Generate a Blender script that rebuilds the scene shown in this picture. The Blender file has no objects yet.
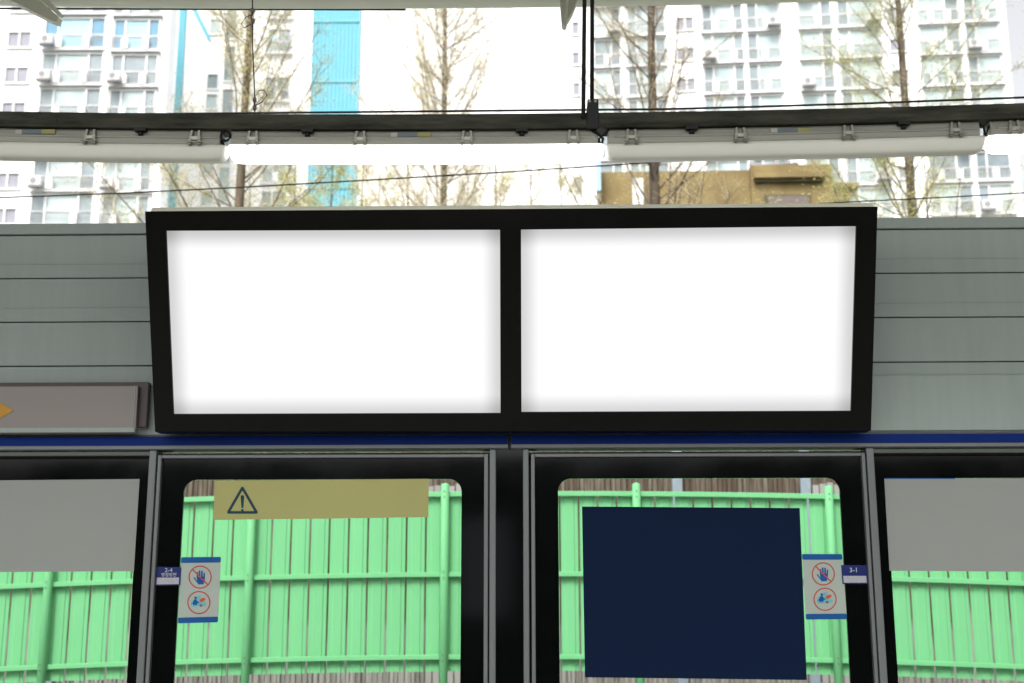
import bpy, bmesh, math, random
from mathutils import Vector, Matrix
R = math.radians
random.seed(7)
scene = bpy.context.scene
COL = scene.collection

# ------------------------------------------------------------ camera
FPX, CX, CY = 1200.0, 512.0, 341.5
PITCH, YAW, ROLL = R(11.45), R(-1.05), R(-0.085)
fwd = Vector((math.sin(YAW)*math.cos(PITCH), math.cos(YAW)*math.cos(PITCH), math.sin(PITCH)))
r0 = Vector((math.cos(YAW), -math.sin(YAW), 0)); u0 = r0.cross(fwd)
rt = r0*math.cos(ROLL) + u0*math.sin(ROLL); up = -r0*math.sin(ROLL) + u0*math.cos(ROLL)
EYE = Vector((0, 0, 1.6))
cam = bpy.data.cameras.new('camera'); co = bpy.data.objects.new('camera', cam); COL.objects.link(co)
m = Matrix((rt, up, -fwd)).transposed().to_4x4(); m.translation = EYE
co.matrix_world = m
cam.sensor_width = 36; cam.lens = FPX*36/1024; cam.clip_start = .05; cam.clip_end = 2000
cam.dof.use_dof = True; cam.dof.focus_distance = 5.0; cam.dof.aperture_fstop = 3.4
scene.camera = co

def ray(px, py): return (rt*(px-CX) - up*(py-CY) + fwd*FPX)
def P(px, py, Y):
    d = ray(px, py); return EYE + d*(Y/d.y)
def Pl(px, py, p0, n):
    d = ray(px, py); return EYE + d*((p0-EYE).dot(n)/d.dot(n))
def zat(py, Y, px=512): return P(px, py, Y).z
def xat(px, Y, py=480): return P(px, py, Y).x

# ------------------------------------------------------------ materials
def nt(name):
    mt = bpy.data.materials.new(name); mt.use_nodes = True
    t = mt.node_tree; t.nodes.clear(); o = t.nodes.new('ShaderNodeOutputMaterial')
    return mt, t, o
def mat(name, col, rough=.5, metal=0, var=.12, scale=6, bump=0, bscale=60, spec=.5, stretch=(1,1,1), col2=None, coat=0):
    mt, t, o = nt(name); N = t.nodes.new; L = t.links.new
    b = N('ShaderNodeBsdfPrincipled'); L(b.outputs[0], o.inputs[0])
    b.inputs['Roughness'].default_value = rough; b.inputs['Metallic'].default_value = metal
    b.inputs['Specular IOR Level'].default_value = spec; b.inputs['Coat Weight'].default_value = coat
    tc = N('ShaderNodeTexCoord'); mp = N('ShaderNodeMapping'); mp.inputs['Scale'].default_value = stretch
    L(tc.outputs['Object'], mp.inputs[0])
    n = N('ShaderNodeTexNoise'); n.inputs['Scale'].default_value = scale; n.inputs['Detail'].default_value = 6; n.inputs['Roughness'].default_value = .62
    L(mp.outputs[0], n.inputs['Vector'])
    cr = N('ShaderNodeValToRGB'); L(n.outputs['Fac'], cr.inputs[0])
    c2 = col2 if col2 else tuple(min(1, c*(1+var)) for c in col)
    c1 = tuple(c*(1-var) for c in col)
    cr.color_ramp.elements[0].position = .3; cr.color_ramp.elements[1].position = .7
    cr.color_ramp.elements[0].color = (*c1, 1); cr.color_ramp.elements[1].color = (*c2, 1)
    L(cr.outputs[0], b.inputs['Base Color'])
    mr = N('ShaderNodeMapRange'); mr.inputs['To Min'].default_value = max(0, rough-.08); mr.inputs['To Max'].default_value = min(1, rough+.1)
    L(n.outputs['Fac'], mr.inputs['Value']); L(mr.outputs[0], b.inputs['Roughness'])
    if bump:
        n2 = N('ShaderNodeTexNoise'); n2.inputs['Scale'].default_value = bscale; n2.inputs['Detail'].default_value = 4
        L(mp.outputs[0], n2.inputs['Vector'])
        bp = N('ShaderNodeBump'); bp.inputs['Strength'].default_value = bump; bp.inputs['Distance'].default_value = .01
        L(n2.outputs['Fac'], bp.inputs['Height']); L(bp.outputs[0], b.inputs['Normal'])
    return mt
def glow(name, col, s):
    mt, t, o = nt(name); e = t.nodes.new('ShaderNodeEmission'); e.inputs[0].default_value = (*col, 1); e.inputs[1].default_value = s
    t.links.new(e.outputs[0], o.inputs[0]); return mt
def sheet_glass(name, tint, refl=1.0):
    mt, t, o = nt(name); N = t.nodes.new; L = t.links.new
    tr = N('ShaderNodeBsdfTransparent'); tr.inputs[0].default_value = (*tint, 1)
    g = N('ShaderNodeBsdfGlossy'); g.inputs['Roughness'].default_value = .02; g.inputs[0].default_value = (refl, refl, refl, 1)
    f = N('ShaderNodeFresnel'); f.inputs[0].default_value = 1.5
    mx = N('ShaderNodeMixShader'); L(f.outputs[0], mx.inputs[0]); L(tr.outputs[0], mx.inputs[1]); L(g.outputs[0], mx.inputs[2]); L(mx.outputs[0], o.inputs[0])
    return mt
M = {}
def panelmat(name, col):
    # painted metal cladding: vertical rain streaks, faint dust
    mt = mat(name, col, .42, 0, .10, 1.3, .05, 40, stretch=(1, 1, .35))
    t = mt.node_tree; N = t.nodes.new; L = t.links.new
    b = [n for n in t.nodes if n.type == 'BSDF_PRINCIPLED'][0]
    base = b.inputs['Base Color'].links[0].from_socket
    tc = N('ShaderNodeTexCoord'); mp = N('ShaderNodeMapping'); mp.inputs['Scale'].default_value = (14, 1, .8); L(tc.outputs['Object'], mp.inputs[0])
    n = N('ShaderNodeTexNoise'); n.inputs['Scale'].default_value = 2.2; n.inputs['Detail'].default_value = 8; L(mp.outputs[0], n.inputs[0])
    mr = N('ShaderNodeMapRange'); mr.inputs['From Min'].default_value = .35; mr.inputs['From Max'].default_value = .7
    mr.inputs['To Min'].default_value = .965; mr.inputs['To Max'].default_value = 1.02; L(n.outputs['Fac'], mr.inputs['Value'])
    mx = N('ShaderNodeVectorMath'); mx.operation = 'SCALE'; L(base, mx.inputs[0]); L(mr.outputs[0], mx.inputs['Scale'])
    L(mx.outputs[0], b.inputs['Base Color']); return mt
M['clad'] = panelmat('clad', (.30, .35, .32))
M['alu'] = mat('alu', (.165, .18, .18), .45, .35, .08, 9, .03, 90, stretch=(1, 1, .2))
M['eaves'] = mat('eaves', (.90, .91, .80), .4, 0, .04, 3)
M['cover'] = mat('cover', (.80, .79, .66), .4, 0, .06, 3)
M['paleblue'] = mat('paleblue', (.35, .55, .78), .6)
M['alu_dark'] = mat('alu_dark', (.10, .105, .095), .45, .3, .1, 9)
M['cream'] = mat('cream', (.66, .67, .56), .45, .0, .08, 5)
M['blue'] = mat('blue', (.004, .022, .15), .45, 0, .1, 4, spec=.08)
M['black'] = mat('black', (.0025, .003, .003), .05, 0, .3, 3, spec=.34)
M['seam'] = mat('seam', (.02, .02, .02), .7)
M['bezel'] = mat('bezel', (.0035, .0035, .003), .3, 0, .3, 3, spec=.12)
M['glass'] = sheet_glass('glass', (.93, .95, .94), .9)
M['navy'] = mat('navy', (.0045, .013, .041), .6, 0, .03, 2, spec=.06)
M['greyposter'] = mat('greyposter', (.315, .328, .305), .65, 0, .02, 2, spec=.2)
M['khaki'] = mat('khaki', (.40, .385, .145), .5, 0, .05, 1.5, spec=.25)
M['ink'] = mat('ink', (.012, .05, .065), .5, spec=.2)
M['sticker'] = mat('sticker', (.38, .44, .385), .5, 0, .04, 6)
M['sblue'] = mat('sblue', (.008, .09, .29), .5, spec=.2)
M['sred'] = mat('sred', (.48, .06, .055), .5, spec=.2)
M['scyan'] = mat('scyan', (.17, .44, .5), .5, spec=.2)
M['sorange'] = mat('sorange', (.55, .10, .035), .5, spec=.2)
M['sbrown'] = mat('sbrown', (.16, .13, .12), .5, spec=.2)
M['label'] = mat('label', (.008, .018, .13), .4, spec=.3)
M['white'] = mat('white', (.5, .5, .52), .5, 0, .04, 4)
M['braille'] = mat('braille', (.42, .42, .45), .5, 0, .05, 40)
M['signface'] = mat('signface', (.23, .205, .185), .4, 0, .05, 2.5, .04, 20, stretch=(.6, 1, 3))
M['signedge'] = mat('signedge', (.06, .042, .036), .45, 0, .15, 5, stretch=(6, 1, .4))
M['yellow'] = mat('yellow', (.5, .25, .005), .5)
M['tray'] = mat('tray', (.018, .019, .014), .6, .0, .35, 5, .2, 60, stretch=(.8, 1, 5), col2=(.07, .07, .053), spec=.12)
M['housing'] = mat('housing', (.27, .27, .225), .5, .2, .16, 8, .05, 60, stretch=(.5, 1, 5))
M['clip'] = mat('clip', (.24, .24, .20), .35, .6, .15, 30)
M['diffoff'] = mat('diffoff', (.68, .685, .60), .5, 0, .04, 3, stretch=(.5, 1, 3))
M['tubeon'] = glow('tubeon', (1, 1, .97), 4.0)
M['dark'] = mat('dark', (.008, .008, .008), .5, 0, .2, 20, spec=.25)
M['rubber'] = mat('rubber', (.008, .008, .008), .6, spec=.2)
M['tagblue'] = mat('tagblue', (.10, .13, .14), .5)
M['tagyel'] = mat('tagyel', (.26, .24, .07), .5)
M['tagwhite'] = mat('tagwhite', (.35, .35, .31), .5)
M['roof'] = mat('roof', (.45, .46, .42), .5, 0, .1, 2)
M['floor'] = mat('floor', (.20, .20, .19), .5, 0, .15, 2, .05, 80)
M['blockwall'] = mat('blockwall', (.035, .037, .036), .5, 0, .2, 1)
M['board'] = mat('board', (.22, .26, .30), .4)
M['lightbox'] = glow('lightbox', (.8, .9, 1), .55)
M['ballast'] = mat('ballast', (.30, .29, .27), .9, 0, .5, 12, .6, 30)
M['ground'] = mat('ground', (.09, .10, .06), .9, 0, .35, 1.2, .4, 10)
M['concrete'] = mat('concrete', (.27, .265, .25), .8, 0, .15, 2, .1, 30, stretch=(1, 1, .4))

def greenmat():
    mt = mat('fence_green', (.145, .435, .195), .5, 0, .04, 2.5, 0, 50, stretch=(1, 1, .4), spec=.25)
    t = mt.node_tree; N = t.nodes.new; L = t.links.new
    b = [n for n in t.nodes if n.type == 'BSDF_PRINCIPLED'][0]
    base = b.inputs['Base Color'].links[0].from_socket
    tc = N('ShaderNodeTexCoord'); mp = N('ShaderNodeMapping'); mp.inputs['Scale'].default_value = (5, 1, .35); L(tc.outputs['Object'], mp.inputs[0])
    n = N('ShaderNodeTexNoise'); n.inputs['Scale'].default_value = 3; n.inputs['Detail'].default_value = 9; L(mp.outputs[0], n.inputs[0])
    cr = N('ShaderNodeValToRGB'); L(n.outputs['Fac'], cr.inputs[0])
    cr.color_ramp.elements[0].position = .52; cr.color_ramp.elements[0].color = (0, 0, 0, 1); cr.color_ramp.elements[1].position = .8; cr.color_ramp.elements[1].color = (.22, .22, .22, 1)
    mx = N('ShaderNodeMix'); mx.data_type = 'RGBA'; L(cr.outputs[0], mx.inputs['Factor']); L(base, mx.inputs['A']); mx.inputs['B'].default_value = (.19, .42, .22, 1)
    L(mx.outputs['Result'], b.inputs['Base Color']); return mt
M['green'] = greenmat()

def slatmat():
    mt, t, o = nt('old_slats'); N = t.nodes.new; L = t.links.new
    b = N('ShaderNodeBsdfPrincipled'); b.inputs['Roughness'].default_value = .85; L(b.outputs[0], o.inputs[0])
    tc = N('ShaderNodeTexCoord')
    sx = N('ShaderNodeSeparateXYZ'); L(tc.outputs['Object'], sx.inputs[0])
    mp = N('ShaderNodeMapping'); mp.inputs['Scale'].default_value = (11, 1, .5); L(tc.outputs['Object'], mp.inputs[0])
    n = N('ShaderNodeTexNoise'); n.inputs['Scale'].default_value = 1.6; n.inputs['Detail'].default_value = 8; n.inputs['Roughness'].default_value = .7; L(mp.outputs[0], n.inputs[0])
    cr = N('ShaderNodeValToRGB'); L(n.outputs['Fac'], cr.inputs[0]); e = cr.color_ramp.elements
    e[0].position = .30; e[0].color = (.02, .015, .012, 1); e[1].position = .74; e[1].color = (.26, .24, .20, 1)
    k = e.new(.45); k.color = (.075, .048, .03, 1); k = e.new(.56); k.color = (.115, .095, .07, 1)
    cr2 = N('ShaderNodeValToRGB'); L(n.outputs['Fac'], cr2.inputs[0]); e = cr2.color_ramp.elements
    e[0].position = .30; e[0].color = (.07, .062, .052, 1); e[1].position = .66; e[1].color = (.33, .32, .295, 1)
    # weathered pale below, brown above; the border wanders from board to board
    mp2 = N('ShaderNodeMapping'); mp2.inputs['Scale'].default_value = (2.1, 0, 0); L(tc.outputs['Object'], mp2.inputs[0])
    n2 = N('ShaderNodeTexNoise'); n2.inputs['Scale'].default_value = 1; L(mp2.outputs[0], n2.inputs[0])
    ad = N('ShaderNodeMath'); ad.operation = 'MULTIPLY_ADD'; ad.inputs[1].default_value = -1.5; L(n2.outputs['Fac'], ad.inputs[0]); L(sx.outputs['Z'], ad.inputs[2])
    mr = N('ShaderNodeMapRange'); mr.inputs['From Min'].default_value = .30; mr.inputs['From Max'].default_value = .45; L(ad.outputs[0], mr.inputs['Value'])
    mx = N('ShaderNodeMix'); mx.data_type = 'RGBA'; L(mr.outputs[0], mx.inputs['Factor']); L(cr2.outputs[0], mx.inputs['A']); L(cr.outputs[0], mx.inputs['B'])
    L(mx.outputs['Result'], b.inputs['Base Color']); return mt
M['slats'] = slatmat()

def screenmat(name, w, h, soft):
    # backlit white panel: full white in the middle, inner shadow painted into the glow along its edges
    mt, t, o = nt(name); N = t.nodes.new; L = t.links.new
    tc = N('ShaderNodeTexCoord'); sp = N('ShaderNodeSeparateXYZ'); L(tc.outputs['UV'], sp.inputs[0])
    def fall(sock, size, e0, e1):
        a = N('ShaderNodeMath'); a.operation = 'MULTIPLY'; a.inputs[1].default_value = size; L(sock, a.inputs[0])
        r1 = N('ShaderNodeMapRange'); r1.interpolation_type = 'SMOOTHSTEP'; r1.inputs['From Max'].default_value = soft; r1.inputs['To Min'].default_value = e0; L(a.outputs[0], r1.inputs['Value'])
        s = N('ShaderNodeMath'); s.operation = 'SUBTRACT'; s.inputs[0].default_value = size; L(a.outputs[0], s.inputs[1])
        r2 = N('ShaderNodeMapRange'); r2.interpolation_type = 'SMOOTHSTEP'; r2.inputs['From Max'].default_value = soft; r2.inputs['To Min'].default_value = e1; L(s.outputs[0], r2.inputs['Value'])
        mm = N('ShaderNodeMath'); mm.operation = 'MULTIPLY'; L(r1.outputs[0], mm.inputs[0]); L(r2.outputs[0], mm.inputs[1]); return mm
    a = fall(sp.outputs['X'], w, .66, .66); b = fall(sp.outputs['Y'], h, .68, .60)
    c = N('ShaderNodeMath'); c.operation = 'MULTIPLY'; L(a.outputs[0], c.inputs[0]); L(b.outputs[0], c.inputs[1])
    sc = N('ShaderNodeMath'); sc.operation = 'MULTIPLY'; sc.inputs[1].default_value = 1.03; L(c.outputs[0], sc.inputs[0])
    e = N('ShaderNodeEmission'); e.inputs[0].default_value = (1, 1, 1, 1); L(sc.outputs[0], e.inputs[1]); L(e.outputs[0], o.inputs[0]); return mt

# ------------------------------------------------------------ helpers
class MB:
    def __init__(s): s.bm = bmesh.new(); s.mi = 0
    def quad(s, *pts):
        f = s.bm.faces.new([s.bm.verts.new(p) for p in pts]); f.material_index = s.mi; return f
    poly = quad
    def box(s, x0, x1, y0, y1, z0, z1):
        v = [s.bm.verts.new(p) for p in ((x0,y0,z0),(x1,y0,z0),(x1,y1,z0),(x0,y1,z0),(x0,y0,z1),(x1,y0,z1),(x1,y1,z1),(x0,y1,z1))]
        for q in ((0,3,2,1),(4,5,6,7),(0,1,5,4),(1,2,6,5),(2,3,7,6),(3,0,4,7)):
            f = s.bm.faces.new([v[i] for i in q]); f.material_index = s.mi
    def hexa(s, pts):   # 8 free corners, same order as box
        v = [s.bm.verts.new(p) for p in pts]
        for q in ((0,3,2,1),(4,5,6,7),(0,1,5,4),(1,2,6,5),(2,3,7,6),(3,0,4,7)):
            f = s.bm.faces.new([v[i] for i in q]); f.material_index = s.mi
    def tube(s, pts, r, n=8, cap=True):
        pts = [Vector(p) for p in pts]; rs = r if isinstance(r, (list, tuple)) else [r]*len(pts)
        rings = []
        for i, p in enumerate(pts):
            d = (pts[min(i+1, len(pts)-1)] - pts[max(i-1, 0)]).normalized()
            a = d.cross(Vector((0, 0, 1)) if abs(d.z) < .9 else Vector((1, 0, 0))).normalized(); b = d.cross(a)
            rings.append([s.bm.verts.new(p + (a*math.cos(k*2*math.pi/n) + b*math.sin(k*2*math.pi/n))*rs[i]) for k in range(n)])
        for i in range(len(pts)-1):
            for k in range(n):
                f = s.bm.faces.new((rings[i][k], rings[i][(k+1) % n], rings[i+1][(k+1) % n], rings[i+1][k])); f.smooth = True; f.material_index = s.mi
        if cap:
            for rg in (rings[0][::-1], rings[-1]):
                f = s.bm.faces.new(rg); f.material_index = s.mi
    def prism(s, prof, x0, x1, zf=lambda x: 0, step=.35, smooth=False):
        # profile in (y, z) swept along x; zf adds a sag
        n = max(1, int((x1-x0)/step)); rings = []
        for i in range(n+1):
            x = x0 + (x1-x0)*i/n
            rings.append([s.bm.verts.new((x, y, z+zf(x))) for y, z in prof])
        k = len(prof)
        for i in range(n):
            for j in range(k):
                f = s.bm.faces.new((rings[i][j], rings[i][(j+1) % k], rings[i+1][(j+1) % k], rings[i+1][j])); f.smooth = smooth; f.material_index = s.mi
        for rg in (rings[0][::-1], rings[-1]):
            f = s.bm.faces.new(rg); f.material_index = s.mi
    def build(s, name, mats, parent=None, bevel=0, recalc=True):
        if recalc: bmesh.ops.recalc_face_normals(s.bm, faces=s.bm.faces)
        me = bpy.data.meshes.new(name); s.bm.to_mesh(me); s.bm.free()
        for mm in (mats if isinstance(mats, (list, tuple)) else [mats]): me.materials.append(M[mm] if isinstance(mm, str) else mm)
        o = bpy.data.objects.new(name, me); COL.objects.link(o)
        if parent: attach(o, parent)
        if bevel:
            b = o.modifiers.new('bevel', 'BEVEL'); b.width = bevel; b.segments = 2; b.limit_method = 'ANGLE'; b.harden_normals = False
        return o
def attach(o, parent):
    o.parent = parent
    # meshes are written in world (or shared local) coordinates: undo the parent's offset
    o.matrix_parent_inverse = WORLD[parent.name].inverted() if parent.name in WORLD else Matrix.Identity(4)
WORLD = {}
def thing(name, label, cat, loc=(0, 0, 0), group=None, worldmesh=True):
    o = bpy.data.objects.new(name, None); COL.objects.link(o); o.location = loc; o.empty_display_size = .1
    o['label'] = label; o['category'] = cat
    if group: o['group'] = group
    if worldmesh: WORLD[o.name] = Matrix.Translation(loc)
    return o
def tag(o, label, cat, group=None):
    o['label'] = label; o['category'] = cat
    if group: o['group'] = group
    return o
def struct(o): o['kind'] = 'structure'; return o
def copy_thing(root, loc=None, label=None):
    r = root.copy(); COL.objects.link(r)
    if loc is not None: r.location = loc
    if label: r['label'] = label
    for ch in [c for c in bpy.data.objects if c.parent == root]:
        c = ch.copy(); COL.objects.link(c); c.parent = r; c.matrix_parent_inverse = ch.matrix_parent_inverse.copy()
        for g in [g for g in bpy.data.objects if g.parent == ch]:
            d = g.copy(); COL.objects.link(d); d.parent = c; d.matrix_parent_inverse = g.matrix_parent_inverse.copy()
    return r
def text_mesh(name, s, size, material, parent, origin, ux, uz, n, align='CENTER'):
    cu = bpy.data.curves.new('t', 'FONT'); cu.body = s; cu.size = size; cu.align_x = align; cu.align_y = 'CENTER'; cu.resolution_u = 3; cu.offset = size*.008; cu.space_character = 1.04
    ob = bpy.data.objects.new('t', cu); COL.objects.link(ob); bpy.context.view_layer.update()
    me = bpy.data.meshes.new_from_object(ob.evaluated_get(bpy.context.evaluated_depsgraph_get()))
    bpy.data.objects.remove(ob)
    for v in me.vertices: v.co = origin + ux*v.co.x + uz*v.co.y + n*.0
    me.materials.clear(); me.materials.append(M[material]); me.name = name
    o = bpy.data.objects.new(name, me); COL.objects.link(o); attach(o, parent); return o

W = 5.10          # plane of the platform screen

# ------------------------------------------------------------ world and sun
SUN_EL, SUN_AZ = 52, 200
wd = bpy.data.worlds.new('World'); scene.world = wd; wd.use_nodes = True
t = wd.node_tree; t.nodes.clear(); N = t.nodes.new; L = t.links.new
sky = N('ShaderNodeTexSky'); sky.sky_type = 'NISHITA'; sky.sun_disc = False; sky.sun_elevation = R(SUN_EL); sky.sun_rotation = R(SUN_AZ)
sky.air_density = 1.0; sky.dust_density = 6; sky.ozone_density = 1.0; sky.altitude = 50
hs = N('ShaderNodeHueSaturation'); hs.inputs['Saturation'].default_value = .12; hs.inputs['Value'].default_value = 2.06
bg = N('ShaderNodeBackground'); bg.inputs[1].default_value = .15; wo = N('ShaderNodeOutputWorld')
L(sky.outputs[0], hs.inputs['Color']); L(hs.outputs[0], bg.inputs[0]); L(bg.outputs[0], wo.inputs[0])
sl = bpy.data.lights.new('sun', 'SUN'); sl.energy = 2.5; sl.angle = R(14); sl.color = (1, .96, .9)
so = bpy.data.objects.new('sun', sl); COL.objects.link(so)
az = R(SUN_AZ); el = R(SUN_EL)
sd = Vector((math.sin(az)*math.cos(el), math.cos(az)*math.cos(el), math.sin(el)))   # towards the sun: behind the camera, a little left
so.rotation_euler = sd.to_track_quat('Z', 'Y').to_euler()
scene.view_settings.view_transform = 'Standard'; scene.view_settings.look = 'None'; scene.view_settings.exposure = 0

# ------------------------------------------------------------ ground, platform
g = MB(); g.quad((-600, 11.4, -.3), (600, 11.4, -.3), (600, 1200, -.3), (-600, 1200, -.3)); struct(g.build('ground', 'ground'))
g = MB(); g.quad((-600, 5.2, -1.25), (600, 5.2, -1.25), (600, 11.4, -1.25), (-600, 11.4, -1.25)); struct(g.build('track_bed', 'ballast'))
g = MB(); g.box(-25, 25, -6, 5.25, -1.3, 0); struct(g.build('platform', 'floor'))
g = MB(); g.box(-25, 25, 11.4, 12.15, -1.3, .35)
tag(g.build('retaining_wall', 'concrete', bevel=.02), 'low pale concrete wall at the foot of the green fence', 'wall')

# canopy
roof = thing('platform_canopy', 'pale steel platform canopy overhead with cream eaves beam', 'canopy', (0, 0, 4.6))
zb = zat(6.0, 5.42)
g = MB(); g.hexa([(-25, .9, zb+.45), (25, .9, zb+.45), (25, 5.4, zb+.16), (-25, 5.4, zb+.16), (-25, .9, zb+.53), (25, .9, zb+.53), (25, 5.4, zb+.26), (-25, 5.4, zb+.26)])
g.build('roof', 'roof', roof)  # sheet stops short at the back, an added gap letting sky light in
g = MB(); prof = [(5.42+.085*math.cos(a), zb+.085+.085*math.sin(a)) for a in [i*math.pi/8 for i in range(16)]]
g.prism(prof, -9, 9, lambda x: .006*(x+.15)**2, .5, True); g.build('eaves_beam', 'eaves', roof)
def gusset(pts, Y, name='bracket'):
    g = MB(); q = [P(x, y, Y) for x, y in pts]; b = [p+Vector((0, .05, 0)) for p in q]
    g.poly(*q); g.poly(*b[::-1])
    for i in range(len(q)): g.quad(q[i], b[i], b[(i+1) % len(q)], q[(i+1) % len(q)])
    return g.build(name, 'cream', roof, .004)
gusset([(-14, -12), (24, -12), (58, 16), (56.5, 22.5), (48, 19), (2, -4)], 5.30)
gusset([(24, -14), (36, -14), (60, 12), (57.5, 13.5)], 5.20)
gusset([(559, -10), (581, -10), (573, 11), (564.5, 26), (562, 24)], 5.30)
gusset([(566, -10), (570, -10), (567, 24), (564.5, 26)], 5.24)
for xx in (-2.2, 0.28, 2.8):
    g = MB(); g.box(xx-.05, xx+.05, .9, 5.2, zb+.02, zb+.155); g.build('rafter', 'cream', roof)
for xx in (-4.6, 4.9, 11):
    g = MB(); g.tube([(xx, 1.0, 0), (xx, 1.0, zb+.4)], .09, 20)
    tag(g.build('canopy_column', 'cream'), 'round cream column beside the viewer carrying the canopy', 'column', 'canopy columns')

# added wall keeps bright sky out of the black glass; board reflects faintly there
g = MB(); g.box(-25, 25, -6.2, -6.0, 0, 3.3)
for i in range(-12, 13): g.box(i*2-.04, i*2+.04, -6.0, -5.96, 0, 3.2)
tag(g.build('reflection_blocker', 'blockwall'), 'dark panelled wall added unseen behind the viewer to block sky reflections', 'wall')
nb = thing('notice_board', 'pale lit notice board on the added dark rear wall', 'board', (-.5, -5.9, 1.9))
xa, xb = xat(460, 16.1, 560), xat(508, 16.1, 560)
g = MB(); g.box(xa, xb, -5.93, -5.9, 1.2, 2.45); g.build('panel', 'lightbox', nb)
g = MB(); g.box(xa-.05, xb+.05, -5.955, -5.935, 1.15, 2.5); g.build('frame', 'alu_dark', nb)

# ------------------------------------------------------------ platform screen header
hd = thing('screen_header', 'grey green clad header wall with blue stripe above the glass screens', 'wall', (0, W, 2.2))
XL, XR = -4.2, 4.2
ys = [221.0, 232.5, 276.0, 320.0, 364.4, 435.0]
zs = [zat(y, W) for y in ys]
names = ['coping'] + ['panel']*4
for i in range(5):
    g = MB(); f = 0 if i else -.012
    g.box(XL, XR, W+f, W+.14, zs[i+1]+.0045, zs[i]); 
    g.build(names[i], 'clad', hd, .003)
    if i in (1, 2):      # shallow rib pressed into each board
        zr = zs[i+1] + (zs[i]-zs[i+1])*.33
        g = MB(); g.box(XL, XR, W-.0025, W, zr, zr+.004); g.build('rib', 'clad', hd)
    if i == 4:
        zr = zat(377.5, W); g = MB(); g.box(.3, XR, W-.012, W-.001, zs[5]+.012, zr); g.build('cover_plate', 'clad', hd, .002)
g = MB(); g.box(XL+.01, XR-.01, W+.02, W+.12, zs[5], zs[0]-.02); g.build('backing', 'seam', hd)
xj = xat(509.5, W, 440)
for a, b in ((XL, xj-.006), (xj+.006, XR)):
    g = MB(); g.prism([(W+.1, zs[5]+.006), (W-.006, zs[5]+.006), (W-.015, zat(436.0, W)), (W-.015, zat(449, W)+.004), (W-.008, zat(449, W)), (W+.1, zat(449, W))], a, b, step=9)
    st = g.build('stripe_rail', 'alu', hd)
    g = MB(); g.box(a+.001, b-.001, W-.0185, W-.0155, zat(444.7, W), zat(435.8, W)); s2 = g.build('blue_stripe', 'blue'); attach(s2, st)
    s2.parent = st; s2.matrix_parent_inverse = st.matrix_parent_inverse.copy() if False else Matrix.Translation((0, W, 2.2)).inverted() @ Matrix.Identity(4)
    s2.matrix_parent_inverse = Matrix.Identity(4)
g = MB(); g.box(xj-.005, xj+.005, W-.004, W+.08, zat(449, W), zs[5]+.004); g.build('joint', 'seam', hd)
for px in (62, 905, 300, 700): # head track behind the rail
    pass
g = MB(); g.box(XL, XR, W+.02, W+.09, zat(449, W)-.03, zat(449, W)-.012); g.build('head_track', 'dark', hd)

# ------------------------------------------------------------ sign box, left
sb = thing('direction_sign', 'brownish grey sign box with yellow arrow left of the big display', 'sign', P(60, 408, 5.05))
x0 = -3.4; xr = xat(148, 5.06, 405)
g = MB(); g.box(x0, xr, 5.055, W-.014, zat(427.3, 5.055, 110), zat(382.2, 5.055, 110)); g.build('casing', 'signedge', sb, .003)
xr2 = xat(137, 5.03, 405); zb1, zt1 = zat(433.0, 5.03, 70), zat(386, 5.03, 70)
g = MB(); g.box(x0, xr2, 5.03, 5.054, zb1, zt1); g.build('face', 'signface', sb, .003)
g = MB(); g.box(x0, xr2-.004, 5.026, 5.029, zb1+.003, zb1+.022); g.build('lower_trim', 'clad', sb)
g = MB(); g.box(xr2-.014, xr2-.011, 5.0275, 5.029, zb1+.024, zt1-.004); g.build('edge_strip', 'clad', sb)
g = MB(); Ya = 5.0275; g.poly(P(13.6, 410.3, Ya), P(-2, 401.5, Ya), P(-2, 407, Ya), P(-24, 407, Ya), P(-24, 413.5, Ya), P(-2, 413.5, Ya), P(-2, 419.5, Ya)); g.build('arrow', 'yellow', sb)

# ------------------------------------------------------------ display
Yb = 4.97
wb = P(871, 430.5, 1).x - P(155, 431.5, 1).x; wt = P(878, 206.5, 1).x - P(145, 211.5, 1).x
Yt = Yb*wb/wt
pB = P(512, 431, Yb); pT = P(512, 209, Yt)
up_d = (pT-pB); up_d.x = 0; up_d.normalize(); nrm = Vector((1, 0, 0)).cross(up_d)   # faces the viewer
if nrm.y > 0: nrm = -nrm
def D(px, py, d=0): return Pl(px, py, pB, nrm) + nrm*d
disp = thing('advertising_display', 'black twin screen display with two blank glowing white screens', 'display', P(512, 431, 5.05))
outer = [D(155, 431.6), D(871, 430.4), D(877.6, 206.6), D(145, 211.4)]
hole = [[D(173.5, 414.2), D(500.5, 413.2), D(500, 229.8), D(166, 230.8)], [D(521.5, 412.2), D(851, 411), D(856.3, 226.2), D(521, 229.6)]]
g = MB()
Q = lambda p, d: p + nrm*d
def frame_quads(g, a, b, d0):   # between two loops with 4 corners
    for i in range(4): g.quad(Q(a[i], d0), Q(a[(i+1) % 4], d0), Q(b[(i+1) % 4], d0), Q(b[i], d0))
mb, mt_ = (hole[0][1]+hole[1][0])/2, (hole[0][2]+hole[1][3])/2
ob, ot = outer[0].lerp(outer[1], (mb.x-outer[0].x)/(outer[1].x-outer[0].x)), outer[3].lerp(outer[2], (mt_.x-outer[3].x)/(outer[2].x-outer[3].x))
oL = [outer[0], ob, ot, outer[3]]; oR = [ob, outer[1], outer[2], ot]
for o4, h4 in ((oL, hole[0]), (oR, hole[1])):
    frame_quads(g, o4, h4, 0)
    for i in range(4): g.quad(Q(h4[i], 0), Q(h4[(i+1) % 4], 0), Q(h4[(i+1) % 4], -.014), Q(h4[i], -.014))
bmesh.ops.remove_doubles(g.bm, verts=g.bm.verts, dist=.0004)
bz = g.build('bezel', 'bezel', disp)
g = MB(); th = .0
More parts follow.
